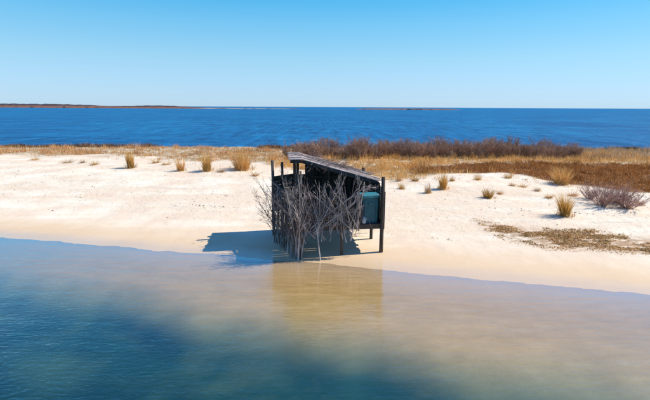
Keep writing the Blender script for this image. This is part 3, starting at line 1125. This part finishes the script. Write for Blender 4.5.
# ------------------------------------------------------------------ dead branches
def branch_mesh(seed, L, r0, forks=7, depth=3, spread=0.55, straight=0.06):
    rs = random.Random(seed)
    m = MB()

    def grow(p, d, L, r, lev):
        segs = 6 if lev == 0 else 4 if lev == 1 else 3
        pts, rad = [p], [r]
        for k in range(segs):
            d = (d + Vector((rs.gauss(0, straight + 0.05 * lev), rs.gauss(0, straight + 0.05 * lev), rs.gauss(0, 0.04)))).normalized()
            p = p + d * (L / segs)
            pts.append(p)
            rad.append(r * (1 - 0.72 * (k + 1) / segs))
        m.tube(pts, rad, 5 if lev == 0 else 4 if lev == 1 else 3, lev == 0)
        if lev + 1 < depth:
            for k in range(forks if lev == 0 else max(3, forks // 2)):
                j = rs.uniform(segs * 0.22, segs - 0.05)
                i = int(j)
                a = pts[i].lerp(pts[i + 1], j - i)
                dd = (pts[i + 1] - pts[i]).normalized()
                an = rs.random() * 2 * math.pi
                side = dd.orthogonal().normalized()
                side.rotate(Matrix.Rotation(an, 3, dd))
                nd = (dd + side * spread * rs.uniform(0.6, 1.4)).normalized()
                grow(a, nd, L * rs.uniform(0.25, 0.5) * (1 - 0.4 * j / segs), max(0.0035, rad[i] * rs.uniform(0.4, 0.62)), lev + 1)

    grow(Vector((0, 0, 0)), Vector((0, 0, 1)), L, r0, 0)
    me = bpy.data.meshes.new('branch')
    me.from_pydata([tuple(v) for v in m.v], [], m.f)
    me.update()
    return me


POOL = {k: [branch_mesh(500 + 10 * k + i, 1.0, r, fk, 3, sp) for i in range(5)] for k, (r, fk, sp) in enumerate(((0.014, 7, 0.65), (0.011, 10, 0.8), (0.015, 5, 0.5)))}
for k in POOL:
    for me in POOL[k]:
        me.materials.append(M_branch if k != 1 else M_brown)
BARE = []


def stick(base, tip, kind, label, group, thick=1.0, local=True, flip=False):
    a = Vector(base)
    b_ = Vector(tip)
    if local:
        a, b_ = HUT_M @ a, HUT_M @ b_
    if flip:
        a, b_ = b_, a
    d = b_ - a
    L = d.length
    o = bpy.data.objects.new('dead_branch', random.choice(POOL[kind]))
    COL.objects.link(o)
    q = d.to_track_quat('Z', 'Y')
    o.rotation_mode = 'QUATERNION'
    o.rotation_quaternion = q @ Matrix.Rotation(random.random() * 6.28, 3, 'Z').to_quaternion()
    o.location = a
    o.scale = (L * thick, L * thick, L)
    tag(o, label, 'branch', group)
    return o


G_FRONT, G_SIDE, G_ROOF = 'dead branches on the front boards', 'dead branches of the side screen', 'dead branches lying on the roof'
# a few that can be told apart
stick((-0.12, -0.30, hg(-0.12, -0.3) - 0.05), (-0.02, -0.12, 2.95), 2, 'thick pale branch planted upright against the shack corner post, reaching the roof', None, 0.7)
stick((0.62, -0.45, hg(0.62, -0.45) - 0.05), (0.36, -0.14, 2.2), 2, 'pale forked branch planted in the shaded sand in front of the shack', None, 0.8)
stick((1.95, -0.22, 0.92), (1.18, -0.16, 2.75), 2, 'long pale branch slanting across the front boards up to the roof edge', None, 1.0)
stick((1.0, -0.20, 1.0), (2.2, -0.14, 2.42), 0, 'bleached branch slanting towards the teal bin across the front boards', None, 0.8)
# the front: hung on the boards
for i in range(58):
    x0 = random.uniform(-0.05, 2.05)
    L = random.uniform(0.7, 1.55)
    tx = x0 + random.gauss(0, 0.95)
    tx = max(-0.4, min(tx, 2.12))
    z0 = random.uniform(0.62, 1.15)
    kind = random.choice((0, 0, 1, 1, 2))
    stick((x0, -0.20 - random.random() * 0.12, z0), (tx, -0.13, z0 + L), kind, '%s dead branch hung on the front boards of the shack %s' % ('thin brown' if kind == 1 else 'pale', 'by the corner post' if x0 < 0.7 else 'by the middle post' if x0 < 1.45 else 'beside the teal bin'), G_FRONT, random.uniform(0.42, 0.75), flip=random.random() < 0.4)
for i in range(20):
    x0 = random.uniform(0.05, 2.0)
    stick((x0, -0.24 - random.random() * 0.15, random.uniform(0.55, 0.95)), (min(2.1, x0 + random.gauss(0, 0.45)), -0.16, random.uniform(2.25, 2.75)), random.choice((0, 2)),
          'long bleached branch rising from the front boards towards the roof edge', 'long branches on the front boards', random.uniform(0.42, 0.6))
# short ends hanging under the floor edge
for i in range(12):
    x0 = random.uniform(0.15, 2.7)
    stick((x0, -0.17, 1.30), (x0 + random.gauss(0, 0.10), -0.20, random.uniform(0.62, 0.85)), random.choice((0, 1)), 'short dead twig bundle hanging below the floor edge of the shack', 'dead twigs under the floor edge', 0.9)
# the side screen: standing on the sand from the outer post round to the front corner
path = [Vector((-0.98, 2.45)), Vector((-0.60, 1.10)), Vector((-0.22, -0.14)), Vector((0.04, -0.20))]
for i in range(58):
    s = random.random() ** 0.8 * 2.999
    a = path[int(s)].lerp(path[int(s) + 1], s % 1)
    ax, ay = a.x + random.gauss(0, 0.07), a.y + random.gauss(0, 0.05)
    L = random.uniform(1.3, 2.5)
    kind = random.choice((0, 1, 1, 2))
    stick((ax, ay, hg(ax, ay) - 0.06), (ax + random.gauss(0.12, 0.18), ay + random.gauss(0.02, 0.14), L), kind,
          '%s dead branch standing in the sand in the side screen, %s' % ('thin brown' if kind == 1 else 'pale', 'by its outer post' if s < 1 else 'in its middle' if s < 2 else 'by the shack corner'), G_SIDE, random.uniform(0.55, 0.95))
# thin ones leaning out over the sand
for a, b_ in (((-0.75, 1.9, 0.5), (-1.45, 1.5, 2.0)), ((-0.7, 1.4, 0.3), (-1.35, 1.0, 1.75)), ((-0.8, 2.2, 0.7), (-1.35, 2.3, 2.35)), ((-0.55, 0.9, 0.15), (-1.2, 0.5, 1.5)), ((-0.85, 2.3, 0.2), (-1.5, 2.1, 1.2))):
    stick(a, b_, 1, 'thin dead branch leaning out of the side screen over the sand', 'thin branches leaning out of the screen', 0.75)
# on the roof
for i in range(36):
    x0 = random.uniform(-0.3, 1.7)
    y0 = random.uniform(1.45, 2.95)
    x1 = x0 + random.uniform(0.7, 1.4)
    y1 = min(3.1, max(1.35, y0 + random.gauss(0, 0.25)))
    stick((x0, y0, roof_z(x0, y0) + 0.075), (x1, y1, roof_z(x1, y1) + 0.085), random.choice((0, 1)), 'bleached dead branch lying flat on the slanted roof boards', G_ROOF, 0.7)
for i in range(9):
    x0 = random.uniform(0.1, 2.3)
    x1 = x0 + random.uniform(-0.5, 0.6)
    stick((x0, random.uniform(1.7, 2.2), roof_z(x0, 2) + 0.08), (x1, 0.92, roof_z(x1, 1) + random.uniform(-0.06, 0.10)), random.choice((0, 1)),
          'dead branch lying on the roof and sticking out over its front edge', 'branches over the roof edge', 0.6)
# driftwood under the floor
for lab, a, b_, k in (('crooked driftwood stick lying on sand under the shack floor', (1.55, 1.9, 0), (2.75, 1.75, 0), 2), ('driftwood stick with stubs standing on sand near the back brace', (2.3, 2.5, 0), (2.5, 2.3, 0.55), 0)):
    a = (a[0], a[1], hg(a[0], a[1]) + 0.02)
    b_ = (b_[0], b_[1], hg(b_[0], b_[1]) + 0.05 + b_[2])
    stick(a, b_, k, lab, None, 1.1)

# ------------------------------------------------------------------ the far shore
FAR = 1000.0


def far_strip(name, prof, mat, dist, depth, kind, label, rough=0.6, step=1.5):
    """Low land with a bumpy skyline; prof = photograph x -> height in metres."""
    xs = np.arange(prof[0][0], prof[-1][0] + 0.1, step * 0.7)
    h = np.interp(xs, [a for a, _ in prof], [b for _, b in prof])
    X = (xs - 325) / F_PX * dist
    hh = h * (1 - rough * 0.5 + rough * fbm(X * 0.07, X * 0 + dist, 4) * 1.1)
    rows = [(0, -0.5), (0.05, 0.55), (0.35, 1.0), (0.7, 0.9), (1.0, -0.5)]
    V = []
    for d_, s in rows:
        jit = (fbm(X * 0.12 + d_ * 90, X * 0 + 3, 3) - 0.44) * 0.5
        V.append(np.stack([X * (1 + d_ * depth / dist), np.full(len(X), dist + d_ * depth) + jit * 20, np.where(s > 0, hh * (s + jit * rough), -0.6)], -1))
    V = np.stack(V, 0)
    n_ = len(X)
    idx = np.arange(n_ * len(rows)).reshape(len(rows), n_)
    F = np.stack([idx[:-1, :-1], idx[:-1, 1:], idx[1:, 1:], idx[1:, :-1]], -1).reshape(-1, 4)
    o = link(name, mesh_np(name, V.reshape(-1, 3), F), mat)
    tag(o, label, kind=kind)
    return o


far_strip('far_shore', [(-420, 3), (-40, 4.4), (20, 4.6), (60, 4.5), (105, 4.0), (140, 3.0), (165, 3.2), (190, 2.4), (240, 1.3), (290, 0.6), (300, 0.1)], M_land, 1000, 120, 'structure', 'low rust brown far shore beyond the blue water', 0.25)
far_strip('far_woods', [(-420, 7), (-40, 9.2), (20, 9.6), (60, 9.2), (95, 7.2), (112, 4.5), (135, 5.2), (150, 6.6), (175, 6.2), (192, 3.4), (215, 0.4)], M_wood_far, 1180, 100, 'stuff', 'dark far woods on the low far shore', 0.22)
far_strip('far_sand_spit', [(195, 0.1), (210, 1.2), (285, 0.9), (296, 0.1)], M_spit, 960, 20, 'structure', 'thin pale sand spit below the far shore', 0.2)
far_strip('far_marsh_island', [(355, 0.1), (365, 2.4), (420, 2.4), (450, 1.2), (458, 0.1)], M_land, 990, 60, 'structure', 'thin brown marsh island far out on the water', 0.2)
